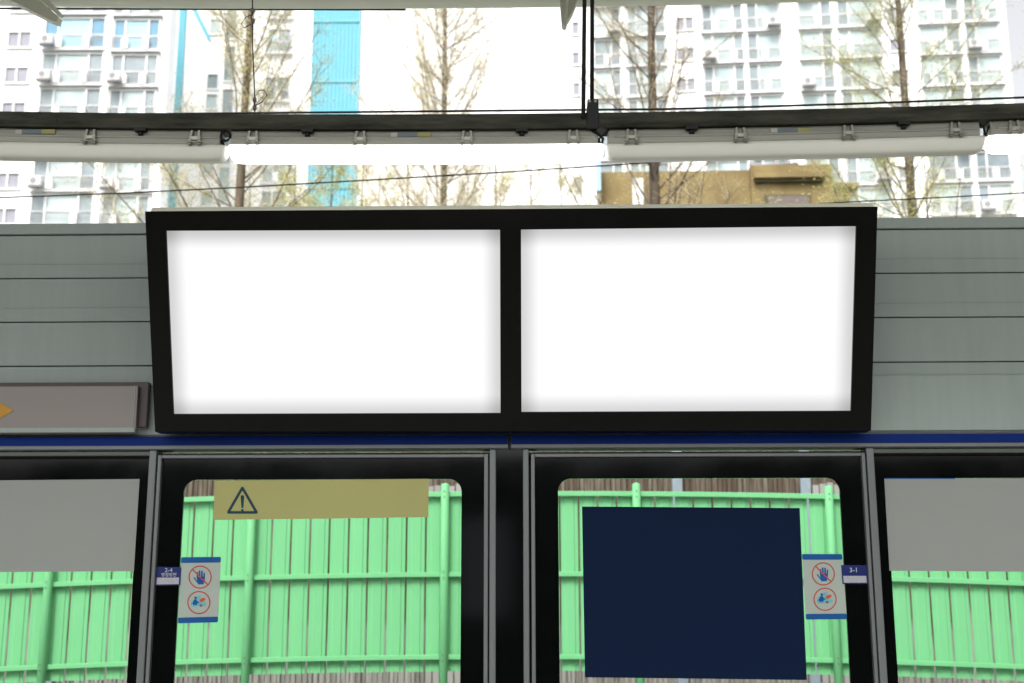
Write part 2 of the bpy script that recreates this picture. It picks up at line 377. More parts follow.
bk = [Vector((p.x, 5.055, p.z)) for p in outer]; bk[2].z -= .03; bk[3].z -= .03
f4 = [Q(p, -.001) for p in outer]
e = .004
bk2 = [b.copy() for b in bk]
for i in range(4): g.quad(f4[i], f4[(i+1) % 4], bk2[(i+1) % 4], bk2[i])
g.quad(*bk2); g.build('housing', 'bezel', disp)
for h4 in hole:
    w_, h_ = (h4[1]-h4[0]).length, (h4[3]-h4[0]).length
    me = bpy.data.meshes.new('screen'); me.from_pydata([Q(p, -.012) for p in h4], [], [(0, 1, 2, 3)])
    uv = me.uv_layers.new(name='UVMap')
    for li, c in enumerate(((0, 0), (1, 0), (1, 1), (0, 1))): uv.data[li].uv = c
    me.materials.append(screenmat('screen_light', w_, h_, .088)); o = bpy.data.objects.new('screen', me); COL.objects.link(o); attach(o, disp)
g = MB()
tl, tr_ = D(150, 211.2), D(874, 206.6)
Vb = Vector((0, .30, -.03)); 
g.hexa([tl+nrm*.002, tr_+nrm*.002, tr_+Vb, tl+Vb, tl+Vector((0, .016, .022)), tr_+Vector((0, .016, .022)), tr_+Vb+Vector((0, 0, .034)), tl+Vb+Vector((0, 0, .034))])
g.build('top_cover', 'cover', disp, .006)
for px in (250, 760):
    g = MB(); p = D(px, 209); g.box(p.x-.03, p.x+.03, p.y+.28, W-.012, p.z-.12, p.z-.04); g.build('wall_bracket', 'alu_dark', disp)

# ------------------------------------------------------------ glass screens
def rr(x0, x1, z0, z1, r, n=8):
    out = []
    for cx, cz, a0 in ((x0+r, z0+r, 180), (x1-r, z0+r, 270), (x1-r, z1-r, 0), (x0+r, z1-r, 90)):
        out.append([(cx+r*math.cos(R(a0+90*i/n)), cz+r*math.sin(R(a0+90*i/n))) for i in range(n+1)])
    return out
def glass_screen(name, label, cat, ox0, ox1, oz0, oz1, ix0, ix1, iz0, iz1, rad, Y, group=None, framed=True, fw=(.017, .017)):
    th = thing(name, label, cat, ((ox0+ox1)/2, Y, oz0), group)
    c = rr(ix0, ix1, iz0, iz1, rad); oc = [(ox0, oz0), (ox1, oz0), (ox1, oz1), (ox0, oz1)]
    g = MB()
    for yy in (Y, Y+.012):
        for k in range(4):
            arc = c[k]
            for i in range(len(arc)-1): g.poly((arc[i][0], yy, arc[i][1]), (arc[i+1][0], yy, arc[i+1][1]), (oc[k][0], yy, oc[k][1]))
            nx = c[(k+1) % 4][0]; k2 = (k+1) % 4
            g.quad((oc[k][0], yy, oc[k][1]), (oc[k2][0], yy, oc[k2][1]), (nx[0], yy, nx[1]), (arc[-1][0], yy, arc[-1][1]))
    flat = [p for a in c for p in a]
    for i in range(len(flat)):
        a, b = flat[i], flat[(i+1) % len(flat)]
        if (Vector(a)-Vector(b)).length > 1e-5: g.quad((a[0], Y, a[1]), (b[0], Y, b[1]), (b[0], Y+.012, b[1]), (a[0], Y+.012, a[1]))
    for k in range(4):
        a, b = oc[k], oc[(k+1) % 4]; g.quad((a[0], Y, a[1]), (b[0], Y, b[1]), (b[0], Y+.012, b[1]), (a[0], Y+.012, a[1]))
    bmesh.ops.remove_doubles(g.bm, verts=g.bm.verts, dist=.0001)
    g.build('black_border', 'black', th)
    g = MB(); e = .03; g.quad((ix0-e, Y+.014, iz0-e), (ix1+e, Y+.014, iz0-e), (ix1+e, Y+.014, iz1+e), (ix0-e, Y+.014, iz1+e)); g.build('pane', 'glass', th)
    if framed:
        d0, d1 = Y-.022, Y+.02
        g = MB(); g.box(ox0-fw[0], ox0-.0005, d0, d1, oz0, oz1+.015); g.box(ox1+.0005, ox1+fw[1], d0, d1, oz0, oz1+.015); g.box(ox0-.0004, ox1+.0004, d0, d1, oz1+.0005, oz1+.015)
        g.box(ox0-.0004, ox1+.0004, d0, d1, oz0-.02, oz0-.0005)
        g.build('frame', 'alu', th, .003)
    return th
zT = zat(457.5, W)            # top of the black glass
zO = zat(478.6, W)            # top of the openings
X = lambda px, py=480: xat(px, W, py)
YG = W+.012
glass_screen('screen_door', 'framed glass platform door carrying the khaki warning strip', 'platform door', X(161), X(484), .06, zT, X(183.5), X(461.5), .5, zO, .055, YG, 'framed glass platform doors', True, (X(161)-X(157.2), X(488.3)-X(484)))
glass_screen('screen_door', 'framed glass platform door mostly covered by the navy blue poster', 'platform door', X(535), X(862.3), .06, zT, X(558), X(840), .5, zO, .055, YG, 'framed glass platform doors', True, (X(535)-X(531), X(866)-X(862.3)))
glass_screen('fixed_glass_panel', 'leftmost fixed glass panel with a blank grey poster across its top', 'glass panel', X(-210), X(148.6), .06, zT+.012, X(-180), X(135.6), .5, zO, .004, YG+.03, 'fixed glass panels', False)
glass_screen('fixed_glass_panel', 'rightmost fixed glass panel with a blank grey poster across its top', 'glass panel', X(875), X(1240), .06, zT+.012, X(888.5), X(1210), .5, zO, .004, YG+.03, 'fixed glass panels', False)
# posts
def post(a, b, label, y0=W-.012):
    g = MB(); g.box(X(a), X(b), y0, W+.09, 0, zat(449, W)-.002)
    return tag(g.build('jamb_post', 'alu', bevel=.004), label, 'post', 'aluminium jamb posts')
post(148.6, 155.8, 'aluminium jamb post left of the door with the khaki strip')
post(489.6, 496, 'aluminium jamb post just left of the central black panel')
post(523, 528.8, 'aluminium jamb post just right of the central black panel')
post(867.4, 874.8, 'aluminium jamb post right of the door with the navy poster')
g = MB(); g.box(X(496.1), X(522.9), W+.012, W+.03, 0, zat(449, W)-.003)
tag(g.build('central_panel', 'black'), 'narrow black glass infill panel between the two framed doors', 'panel')
for a, b, lb in ((149.5, 163, 'black rubber seal left of the door with the khaki strip'), (483, 497, 'black rubber seal right of the door with the khaki strip'), (522, 537, 'black rubber seal left of the door with the navy poster'), (862, 874, 'black rubber seal right of the door with the navy poster')):
    g = MB(); g.box(X(a), X(b), W+.095, W+.11, 0, zat(449, W)-.004)
    tag(g.build('rubber_seal', 'dark'), lb, 'seal', 'rubber seals beside the doors')
# top rails of the fixed panels
for a, b, lb in ((-210, 148.5, 'grey head rail above the leftmost fixed glass panel'), (875, 1240, 'grey head rail above the rightmost fixed glass panel')):
    g = MB(); g.box(X(a), X(b), W-.004, W+.04, zT+.013, zT+.03); g.box(X(a), X(b), W+.004, W+.04, zT+.034, zT+.046)
    tag(g.build('head_rail', 'alu_dark', bevel=.002), lb, 'rail', 'head rails over fixed panels')

# ------------------------------------------------------------ posters, stickers, labels on the glass
def sheet(name, pts, Y, material, parent=None, th=.0012):
    g = MB(); q = [P(x, y, Y) for x, y in pts]; b = [p+Vector((0, th, 0)) for p in q]
    g.poly(*q); g.poly(*b[::-1])
    for i in range(len(q)): g.quad(q[i], b[i], b[(i+1) % len(q)], q[(i+1) % len(q)])
    return g.build(name, material, parent)
YS = YG-.003
tag(sheet('poster', [(585, 677.3), (806.8, 680), (799.7, 508), (582, 506.5)], YS, 'navy'), 'large blank navy blue poster on the right framed door', 'poster')
YF = YG+.026
tag(sheet('poster', [(-180, 573), (133.8, 571.3), (139.6, 479), (-180, 482)], YF, 'greyposter'), 'blank grey poster on the leftmost glass panel', 'poster', 'blank grey posters')
gp = tag(sheet('poster', [(889.5, 570.8), (1200, 573), (1190, 478.8), (884.3, 478.2)], YF, 'greyposter'), 'blank grey poster on the rightmost glass panel, thin blue line on its top edge', 'poster', 'blank grey posters')
bl = sheet('blue_edge', [(884.4, 478.9), (955, 479), (955, 478.1), (884.3, 478)], YF-.001, 'sblue'); bl.parent = gp
ws = thing('warning_strip', 'khaki strip with dark exclamation mark triangle on the left door', 'warning sign', P(320, 500, YS))
sheet('strip', [(213.6, 520), (428.4, 517.2), (428.6, 478.8), (214.6, 480.6)], YS, 'khaki', ws)
def ring_poly(name, outerp, innerp, Y, material, parent):
    g = MB(); n = len(outerp); o3 = [P(x, y, Y) for x, y in outerp]; i3 = [P(x, y, Y) for x, y in innerp]
    for i in range(n): g.quad(o3[i], o3[(i+1) % n], i3[(i+1) % n], i3[i])
    return g.build(name, material, parent)
def roundtri(c, s, r):
    # triangle pointing up around centre c, circumradius s, corner radius r
    out = []
    for k, a in enumerate((90, 210, 330)):
        cx, cy = c[0]+(s-2*r)*math.cos(R(a))*1.03, c[1]-(s-2*r)*math.sin(R(a))*1.03
        for j in range(7):
            aa = a-60+120*j/6; out.append((cx+r*math.cos(R(aa)), cy-r*math.sin(R(aa))))
    return out
tc_ = (242.4, 504.2)
ring_poly('triangle', roundtri(tc_, 18.6, 1.6), roundtri(tc_, 13.4, .4), YS-.001, 'ink', ws)
g = MB(); Yx = YS-.001; g.poly(*[P(x, y, Yx) for x, y in ((241.5, 508), (243.3, 508), (244.2, 497), (243.6, 495.2), (241.2, 495.2), (240.6, 497))])
g.poly(*[P(242.4+1.35*math.cos(R(a)), 510.3+1.35*math.sin(R(a)), Yx) for a in range(0, 360, 30)]); g.build('exclamation_mark', 'ink', ws)

def circ(c, r, n=40): return [(c[0]+r*math.cos(2*math.pi*i/n), c[1]+r*math.sin(2*math.pi*i/n)) for i in range(n)]
def pictogram_sticker(label, TL, TR, BR, BL):
    Y = YS; th = thing('safety_sticker', label, 'sticker', P(BL[0], BL[1], Y), 'pale safety stickers on the doors')
    def m(u, v):   # u 0..1 left-right, v 0..1 top-bottom
        a = (TL[0]*(1-u)+TR[0]*u, TL[1]*(1-u)+TR[1]*u); b = (BL[0]*(1-u)+BR[0]*u, BL[1]*(1-u)+BR[1]*u)
        return (a[0]*(1-v)+b[0]*v, a[1]*(1-v)+b[1]*v)
    def rrect(u0, u1, v0, v1, r=.035, asp=.61):
        o = []
        for cu, cv, a0 in ((u1-r, v0+r*asp, 270), (u1-r, v1-r*asp, 0), (u0+r, v1-r*asp, 90), (u0+r, v0+r*asp, 180)):
            for j in range(5):
                a = R(a0+22.5*j); o.append(m(cu+r*math.cos(a), cv+r*asp*math.sin(a)))
        return o
    sheet('backing', rrect(.0, 1, 0, 1), Y, 'sticker', th, .001)
    g = MB()
    for v0, v1 in ((0, .087), (.913, 1)):
        g = MB(); g.poly(*[P(x, y, Y-.0008) for x, y in rrect(0, 1, v0, v1)]); g.build('blue_band', 'sblue', th)
    c1, c2 = m(.5, .305), m(.5, .692); r = 11.6
    for c in (c1, c2): ring_poly('red_ring', circ(c, r), circ(c, r-1.15), Y-.0012, 'sred', th)
    # open hand with four fingers and a thumb
    g = MB(); Yh = Y-.0008
    def pl(*pts): g.poly(*[P(c1[0]+x, c1[1]+y, Yh) for x, y in pts])
    pl((-3.4, .4), (4.6, -.2), (4.4, 4.5), (3.2, 7.2), (-1.8, 7.4), (-3, 4.6))
    for bx, tx, ty, w in ((-2.6, -2.7, -5.0, .85), (-.4, -.6, -6.7, .9), (1.8, 1.8, -6.4, .9), (3.9, 4.2, -4.4, .8)):
        pl((bx-w, 1), (bx+w, 1), (tx+w*.9, ty+.6), (tx+w*.4, ty), (tx-w*.4, ty), (tx-w*.9, ty+.6))
    pl((-3.3, 3.6), (-1.9, 6.6), (-2.4, 6.4), (-6.5, 1.1), (-6.3, .1), (-5.4, .2))
    g.build('hand_symbol', 'sblue', th)
    a = R(45); g = MB(); q = []
    dx, dy = math.cos(a), math.sin(a); w = .6
    g.quad(*[P(c1[0]+x, c1[1]+y, Y-.0015) for x, y in ((-dx*(r-.6)+dy*w, -dy*(r-.6)-dx*w), (dx*(r-.6)+dy*w, dy*(r-.6)-dx*w), (dx*(r-.6)-dy*w, dy*(r-.6)+dx*w), (-dx*(r-.6)-dy*w, -dy*(r-.6)+dx*w))])
    g.build('slash', 'sred', th)
    # lower pictogram: figure leaning by the doors, orange and brown objects, pale cyan marks
    g = MB()
    def cp(*pts): g.poly(*[P(c2[0]+x, c2[1]+y, Y-.0006) for x, y in pts])
    cp((-8.2, -1), (-3, -5), (-1, -7), (2, -7.2), (1, -2.4), (3.5, -1), (7.8, .5), (7, 3.6), (2, 3), (-2, 4), (-7.4, 4.2)); g.build('cyan_mark', 'scyan', th)
    g = MB()
    def bp(*pts): g.poly(*[P(c2[0]+x, c2[1]+y, Y-.0010) for x, y in pts])
    bp(*circ((-3.3, -4.7), 1.3, 12)); bp((-4.6, -3.2), (-2.4, -3.1), (-1.2, 0), (-1.9, 2.4), (-5.2, 2.6), (-6.6, .8)); bp((-6.6, .6), (-5, -1.2), (-7.6, 2.2), (-8, 1.6)); bp((-2.4, -2), (.4, -.2), (0, .8), (-2.2, -.4)); g.build('figure_symbol', 'sblue', th)
    g = MB(); g.poly(*[P(c2[0]+3.5+3*math.cos(R(k))-.0*k, c2[1]-2.6+1.9*math.sin(R(k))-.9*math.cos(R(k)), Y-.0010) for k in range(0, 360, 24)]); g.build('orange_symbol', 'sorange', th)
    g = MB(); g.poly(*[P(c2[0]+2.1+1.6*math.cos(R(k)), c2[1]+2.9+1.3*math.sin(R(k)), Y-.0012) for k in range(0, 360, 36)]); g.build('brown_symbol', 'sbrown', th)
    return th
pictogram_sticker('pale safety sticker with hand and figure pictograms, right of the 2-4 label', (181.2, 557.2), (221, 556.8), (217.9, 622.3), (177.8, 623.4))
pictogram_sticker('pale safety sticker with hand and figure pictograms, between navy poster and 3-1 label', (801.9, 554), (842, 554), (847, 619.2), (806, 619.6))
def door_label(label, pts, lines):
    Y = YG-.006; th = thing('door_number_label', label, 'label', P(pts[3][0], pts[3][1], Y), 'navy door number labels')
    sheet('plate', pts, Y, 'label', th, .002)
    TL, TR, BR, BL = pts
    def m(u, v):
        a = (TL[0]*(1-u)+TR[0]*u, TL[1]*(1-u)+TR[1]*u); b = (BL[0]*(1-u)+BR[0]*u, BL[1]*(1-u)+BR[1]*u)
        return (a[0]*(1-v)+b[0]*v, a[1]*(1-v)+b[1]*v)
    sheet('braille_strip', [m(.05, .57), m(.94, .57), m(.94, .93), m(.05, .93)], Y-.0006, 'braille', th, .0004)
    g = MB()
    for i in range(9):
        for j in range(2):
            for k in range(3):
                if (i*5+j*3+k*7) % 3: continue
                c = m(.2+i*.065+j*.022, .66+k*.07); g.poly(*[P(c[0]+.25*math.cos(R(a)), c[1]+.25*math.sin(R(a)), Y-.001) for a in range(0, 360, 72)])
    g.build('braille_dots', 'sbrown', th)
    for s, u, v, sz in lines:
        c = m(u, v); text_mesh('lettering', s, sz, 'white', th, P(c[0], c[1], Y-.0008), Vector((1, 0, 0)), Vector((0, 0, 1)), nrm)
door_label('navy label reading 2-4 with a Korean line and braille strip', [(156.6, 566.8), (181.2, 567.2), (180.2, 585.2), (155, 585.8)], (('2-4', .5, .18, .024), ('\ubcd1\uc810\ubc29\uba74', .52, .43, .0175)))
door_label('navy label reading 3-1 with a braille strip below', [(841.2, 565), (867, 565.2), (868.4, 584), (842.6, 584)], (('3-1', .47, .27, .026),))

# ------------------------------------------------------------ light run above
YT = 3.85
bc = xat(520, YT, 110)
zb0 = zat(118.6, YT, 520)
sag = lambda x: .0078*(x-bc)**2
dz = lambda px0: 0
tray = thing('cable_tray', 'long dark grey steel tray carrying the row of tube lights', 'cable tray', (0, YT, zb0))
pxm = 1200/ (YT/math.cos(PITCH))  # px per metre roughly
H1 = zat(132.6, YT, 520)
g = MB(); g.prism([(YT-.045, H1), (YT-.045, zb0), (YT-.035, zb0+.004), (YT+.035, zb0+.004), (YT+.045, zb0), (YT+.045, H1), (YT+.035, H1-.002), (YT-.035, H1-.002)], -6, 6, sag, .25); g.build('rail', 'tray', tray)
g = MB(); g.prism([(YT-.049, H1-.003), (YT-.049, H1+.006), (YT-.046, H1+.006), (YT-.046, H1-.003)], -6, 6, sag, .25); g.build('lip', 'tray', tray)
for px in (145, 310, 522, 690, 900):
    xx = xat(px, YT, 128); g = MB(); z = H1+sag(xx)
    g.box(xx-.02, xx+.02, YT-.052, YT-.02, z-.014, z-.003); g.tube([(xx, YT-.038, z-.026), (xx, YT-.038, z-.012)], .009, 8); g.build('bolt', 'dark', tray)
for px in (62, 290, 470, 705, 940):
    xx = xat(px, YT, 120); g = MB(); g.box(xx-.0015, xx+.0015, YT-.0465, YT-.0455, H1+sag(xx), zb0+sag(xx)); g.build('seam', 'tray', tray)

pitch_px = 375.5
x1 = xat(230, YT, 150); x2 = xat(603.5, YT, 150); LN = x2-x1; step = xat(605.5, YT, 150)-x1
Zh = [H1-.004, zat(148.2, YT, 520)]; Zt = zat(162.2, YT, 520)
def light(xs, lit, label):
    th = thing('tube_light', label, 'light fixture', (xs+LN/2, YT, Zh[1]), 'tube lights under the tray')
    xe = xs+LN
    g = MB(); g.prism([(YT-.034, Zh[1]+.001), (YT-.036, Zh[1]+.02), (YT-.030, Zh[0]), (YT+.030, Zh[0]), (YT+.036, Zh[1]+.02), (YT+.034, Zh[1]+.001)], xs-.012+.02, xe-.02, sag, .25)
    hsg = g.build('housing', 'housing', th, .002)
    g = MB(); g.prism([(YT-.0395, Zh[1]+.022), (YT-.0395, Zh[1]+.026), (YT-.034, Zh[1]+.030), (YT-.034, Zh[1]+.018)], xs+.03, xe-.03, sag, .25); r_ = g.build('ridge', 'housing'); r_.parent = hsg
    # diffuser: rounded profile, softly rounded ends
    g = MB(); hh = Zh[1]-Zt; n = 14; rings = []
    xsn = [xs, xs+.004, xs+.012, xs+.024] + [xs+.04+(LN-.08)*k/8 for k in range(9)] + [xe-.024, xe-.012, xe-.004, xe]
    sc = [.35, .62, .85, .97] + [1]*9 + [.97, .85, .62, .35]
    for xx, s_ in zip(xsn, sc):
        rg = []
        for k in range(n+1):
            a = math.pi*k/n; cc, ss = math.cos(a), math.sin(a)
            yy = -.036*math.copysign(abs(cc)**.45, cc)*(.6+.4*s_); zz = -hh*ss**.85*(s_)
            rg.append(g.bm.verts.new((xx, YT+yy, Zh[1]+zz+sag(xx))))
        rings.append(rg)
    for a, b in zip(rings, rings[1:]):
        for k in range(n):
            f = g.bm.faces.new((a[k], a[k+1], b[k+1], b[k])); f.smooth = True
        f = g.bm.faces.new((a[n], a[0], b[0], b[n]))
    g.bm.faces.new(rings[0]); g.bm.faces.new(rings[-1][::-1])
    g.build('diffuser', 'tubeon' if lit else 'diffoff', th)
    for off in (25, 132, 238, 343):
        xx = xs + LN*off/373.5; z = sag(xx)
        g = MB()
        for q in (-.022, .012): 
            g.hexa([(xx+q, YT-.050, Zh[1]-.004+z), (xx+q+.011, YT-.050, Zh[1]-.004+z), (xx+q+.011, YT-.036, Zh[1]-.004+z), (xx+q, YT-.036, Zh[1]-.004+z),
                    (xx+q*.7, YT-.044, Zh[0]-.004+z), (xx+q*.7+.009, YT-.044, Zh[0]-.004+z), (xx+q*.7+.009, YT-.031, Zh[0]-.004+z), (xx+q*.7, YT-.031, Zh[0]-.004+z)])
        g.box(xx-.019, xx+.021, YT-.047, YT-.035, Zh[1]+.012+z, Zh[1]+.026+z)
        g.tube([(xx-.028, YT-.052, Zh[1]+.004+z), (xx+.03, YT-.052, Zh[1]+.004+z)], .0028, 6)
        g.build('clip', 'clip', th, .0015)
    xx = xs+LN*.435; z = sag(xx)
    g = MB(); g.mi = 0; zz0, zz1 = Zh[1]+.028+z, Zh[1]+.043+z
    g.box(xx, xx+.022, YT-.0395, YT-.034, zz0, zz1); g.mi = 1; g.box(xx+.022, xx+.09, YT-.0395, YT-.034, zz0, zz1); g.mi = 2; g.box(xx+.09, xx+.135, YT-.0395, YT-.034, zz0, zz1)
    lb = g.build('rating_label', ['tagwhite', 'tagblue', 'tagyel'], th)
    return th
light(x1-step, False, 'unlit pale tube light at the left end of the tray')
light(x1, True, 'brightly lit tube light in the middle of the tray')
light(x1+step, False, 'unlit pale tube light right of the hanger rods')
light(x1+2*step, True, 'brightly lit tube light cut off by the right edge')
# cables bridging the gaps
for i, (px, lb) in enumerate(((228, 'black looped cable joining the left and middle tube lights'), (600, 'black twisted cable joining the lights below the hanger bracket'), (982, 'black cable joining the two right hand tube lights'))):
    xx = xat(px, YT, 137); z = sag(xx); g = MB(); zc = Zh[1]+z
    if i == 0:
        g.tube([(xx+.002+.015*math.cos(R(a)), YT-.045+.002*a/90, zc+.03+.018*math.sin(R(a))) for a in range(120, 490, 24)], .0048, 8)
        g.tube([(xx-.022, YT-.02, zc+.055), (xx-.018, YT-.02, zc+.03), (xx-.012, YT-.02, zc+.012), (xx-.006, YT-.015, zc-.01)], .0055, 8)
    elif i == 1:
        g.tube([(xx-.03, YT-.03, zc+.05), (xx-.012, YT-.04, zc+.036), (xx+.008, YT-.03, zc+.02), (xx+.004, YT-.02, zc-.002)], .005, 8)
        g.tube([(xx+.03, YT-.03, zc+.05), (xx+.014, YT-.02, zc+.038), (xx-.006, YT-.03, zc+.02), (xx-.002, YT-.02, zc+.0)], .005, 8)
    else:
        g.tube([(xx-.02, YT-.02, zc+.05), (xx-.004, YT-.03, zc+.03), (xx+.004, YT-.02, zc+.004)], .004, 8)
        g.tube([(xx+.03, YT-.02, zc+.05), (xx+.012, YT-.03, zc+.03), (xx+.004, YT-.02, zc+.0)], .005, 8)
    tag(g.build('cable', 'rubber'), lb, 'cable', 'cables between the lights')
# hanger rods
hr = thing('hanger', 'pair of black rods with bracket holding up the light tray', 'hanger', P(592, 100, YT))
pr1, pr2 = P(583.3, 118, YT-.055), P(592, 100, YT)
rt1, rt2 = P(584.6, -10, YT-.055), P(592.2, -10, YT)
for a, b in ((pr1, rt1), (pr2, rt2)):
    d = (b-a); b2 = a + d*((4.75-a.z)/d.z); g = MB(); g.tube([a, b2], .0075, 10); g.build('rod', 'dark', hr)
bq = [P(x, y, YT-.05) for x, y in ((586.4, 128.5), (599.3, 128.5), (598.5, 98.8), (587.4, 98.8))]; b3 = [p+Vector((0, .1, 0)) for p in bq]
g = MB(); g.hexa([bq[0], bq[1], b3[1], b3[0], bq[3], bq[2], b3[2], b3[3]]); g.build('bracket', 'dark', hr, .003)
g = MB(); c = P(589.5, 101, YT-.052); g.tube([c, c+Vector((0, .01, 0))], .004, 8); c = P(595.5, 101, YT-.052); g.tube([c, c+Vector((0, .01, 0))], .004, 8); g.build('screw', 'clip', hr)
# small hanging wire with a loop
sw = thing('hanging_wire', 'thin twisted wire with a small loop hanging to the tray', 'wire', P(256, 110, YT+.1))
Yw = YT+.05
g = MB(); g.tube([P(x, y, Yw) for x, y in ((252.2, -12), (252.6, 12), (251, 18), (252.8, 24), (252.4, 42), (253.6, 70), (254.6, 92), (254.8, 112))], .0022, 6); g.build('strand', 'dark', sw)
g = MB(); g.tube([P(x, y, Yw) for x, y in ((253, 14), (246, 17), (241.5, 24), (244, 28), (251, 24))], .0016, 6); g.tube([P(x, y, Yw) for x, y in ((254.4, 106), (262, 102), (267, 95), (264, 90), (259, 90.5), (255, 97), (254, 106))], .0018, 6); g.build('loop', 'dark', sw)
g = MB()
for x, y in ((252.4, 10.5), (253, 21), (254.7, 100), (254.6, 108)): 
    c = P(x, y, Yw); g.box(c.x-.006, c.x+.006, c.y-.006, c.y+.006, c.z-.008, c.z+.008)
g.build('ferrule', 'sbrown', sw, .002)

# power lines
def wire(pts, Y, r, label, grp='power lines across the sky'):
    g = MB(); q = [P(x, y, Y) for x, y in pts]; a = q[0]+(q[0]-q[1])*1.5; b = q[-1]+(q[-1]-q[-2])*1.5
    g.tube([a]+q+[b], r, 6); tag(g.build('power_line', 'rubber'), label, 'wire', grp)
wire([(0, 197.6), (120, 193.2), (240, 187.4), (370, 180), (500, 172.4), (590, 166.5), (700, 159)], 9.5, .0062, 'black power line climbing behind the display top from the left')
wire([(700, 209.5), (780, 206), (864, 201.2), (940, 197.6), (1018, 193.2)], 9.5, .0055, 'black power line right of the display behind the tree')
wire([(0, 8.4), (130, 8.9), (240, 9.2)], 6.2, .006, 'black power line just under the eaves beam')
wire([(300, 112.6), (540, 110.2), (660, 109.2), (760, 106.6), (864, 103.4), (1024, 97.4)], 6.4, .0065, 'black power line running just above the light tray')

# ------------------------------------------------------------ green fence
YFn = 12.3
fx = [xat(p, YFn, 600) for p in (-147, 50, 250, 444.5, 638, 832.5, 1029, 1225)]
arch = lambda x: -.0042*(x+.05)**2
zTop, zMid, zLow = zat(494.0, YFn), zat(574.0, YFn), zat(656.5, YFn)
zbot, ztp = zat(671, YFn), zat(496, YFn)
gf = thing('green_fence', 'mint green corrugated steel fence beyond the glass screens', 'fence', (0, YFn, .35))
for i in range(len(fx)-1):
    a, b = fx[i], fx[i+1]; n = 10; w = (b-a)/n; g = MB()
    for k in range(n):
        x0_ = a+k*w+.0085; ww = w-.017; j = random.uniform(-.0008, .0008)
        prof = [(0, .008), (.02, .001), (.22, .001), (.30, -.004), (.76, -.004), (.80, .004), (.98, .004), (1, .009)]
        dzt = arch(x0_); zt_, zb_ = ztp+dzt+random.uniform(-.004, .004), zbot+dzt+random.uniform(-.002, .002)
        for p, q in zip(prof, prof[1:]):
            xa_, xb_ = x0_+p[0]*ww, x0_+q[0]*ww; tl_ = j*.6
            g.quad((xa_+j, YFn+p[1], zb_), (xb_+j, YFn+q[1], zb_), (xb_-j, YFn+q[1]+tl_, zt_), (xa_-j, YFn+p[1]+tl_, zt_))
    g.build('bay_panel', 'green', gf)
for zr, hh in ((zTop, .05), (zMid, .048), (zLow, .046)):
    g = MB(); prof = [(YFn-.058, zr-hh/2), (YFn-.058, zr+hh/2), (YFn-.022, zr+hh/2), (YFn-.022, zr-hh/2)]
    g.prism(prof, fx[0], fx[-1], arch, .5); g.build('rail', 'green', gf, .004)
for x in fx:
    z = arch(x); g = MB(); zt_ = zat(485.2, YFn)+z
    g.tube([(x, YFn-.075, -.2), (x, YFn-.075, zt_), (x, YFn-.075, zt_+.012), (x, YFn-.075, zt_+.02)], [.042, .042, .032, .012], 20)
    po = g.build('post', 'green', gf)
    g = MB()
    for zr in (zTop, zMid, zLow):
        for s_ in (-.028, .028): g.tube([(x+.0-.005, YFn-.125, zr+z+s_), (x-.005, YFn-.118, zr+z+s_)], .007, 8)
    g.build('bolt', 'sbrown', gf)

# old slatted fence behind
YO = 15.5
g = MB(); x = -9
of = thing('slatted_fence', 'weathered brown and whitish slatted fence behind the green one', 'fence', (0, YO, -.2))
while x < 9:
    w = random.uniform(.05, .085); yy = YO+random.uniform(-.012, .012)
    g.box(x, x+w-.012, yy, yy+.02, -.25, 3.55+random.uniform(-.05, .05)); x += w
g.box(-9, 9, YO+.03, YO+.06, -.25, 3.4)
g.build('slat_wall', 'slats', of)
for px in (677, 805, 62):
    c = xat(px, YO-.05, 485); g = MB(); g.box(c-.065, c+.065, YO-.1, YO-.02, -.25, 3.5); g.build('post', 'board', of, .008)
# pale boards standing where the brown gives out
for k, (pa, pb) in enumerate(((428, 475), (812, 850))):
    g = MB(); xa, xb = xat(pa, YO-.1, 485), xat(pb, YO-.1, 485); n = int((xb-xa)/.09)
    zt_ = zat(485, YO-.1) 
    for i in range(n+1): g.box(xa+i*.09, xa+i*.09+.075, YO-.14, YO-.11, -.25, zt_+random.uniform(-.02, .02))
    g.build('pale_board', 'concrete', of)

# ------------------------------------------------------------ trees
def barkmat(): return mat('bark', (.06, .042, .034), .85, 0, .3, 5, .4, 30, stretch=(1, 1, .3), col2=(.15, .115, .075))
M['bark'] = barkmat()
M['twigpale'] = mat('twigpale', (.66, .59, .45), .85, 0, .15, 3)  # paler twig copy, overexposure from the sky put into its colour
M['twig'] = mat('twig', (.42, .35, .24), .85, 0, .2, 3)
def leafmat(name, c1, c2):
    mt, t, o = nt(name); N = t.nodes.new; L = t.links.new
    gi = N('ShaderNodeNewGeometry'); cr = N('ShaderNodeValToRGB'); L(gi.outputs['Random Per Island'], cr.inputs[0])
    cr.color_ramp.elements[0].color = (*c1, 1); cr.color_ramp.elements[1].color = (*c2, 1)
    d = N('ShaderNodeBsdfDiffuse'); tl = N('ShaderNodeBsdfTranslucent'); L(cr.outputs[0], d.inputs[0]); L(cr.outputs[0], tl.inputs[0])
    mx = N('ShaderNodeMixShader'); mx.inputs[0].default_value = .5; L(d.outputs[0], mx.inputs[1]); L(tl.outputs[0], mx.inputs[2]); L(mx.outputs[0], o.inputs[0]); return mt
M['leafy'] = leafmat('young_leaf', (.48, .44, .20), (.72, .68, .40))
M['leafg'] = leafmat('green_leaf', (.40, .43, .15), (.62, .64, .30))
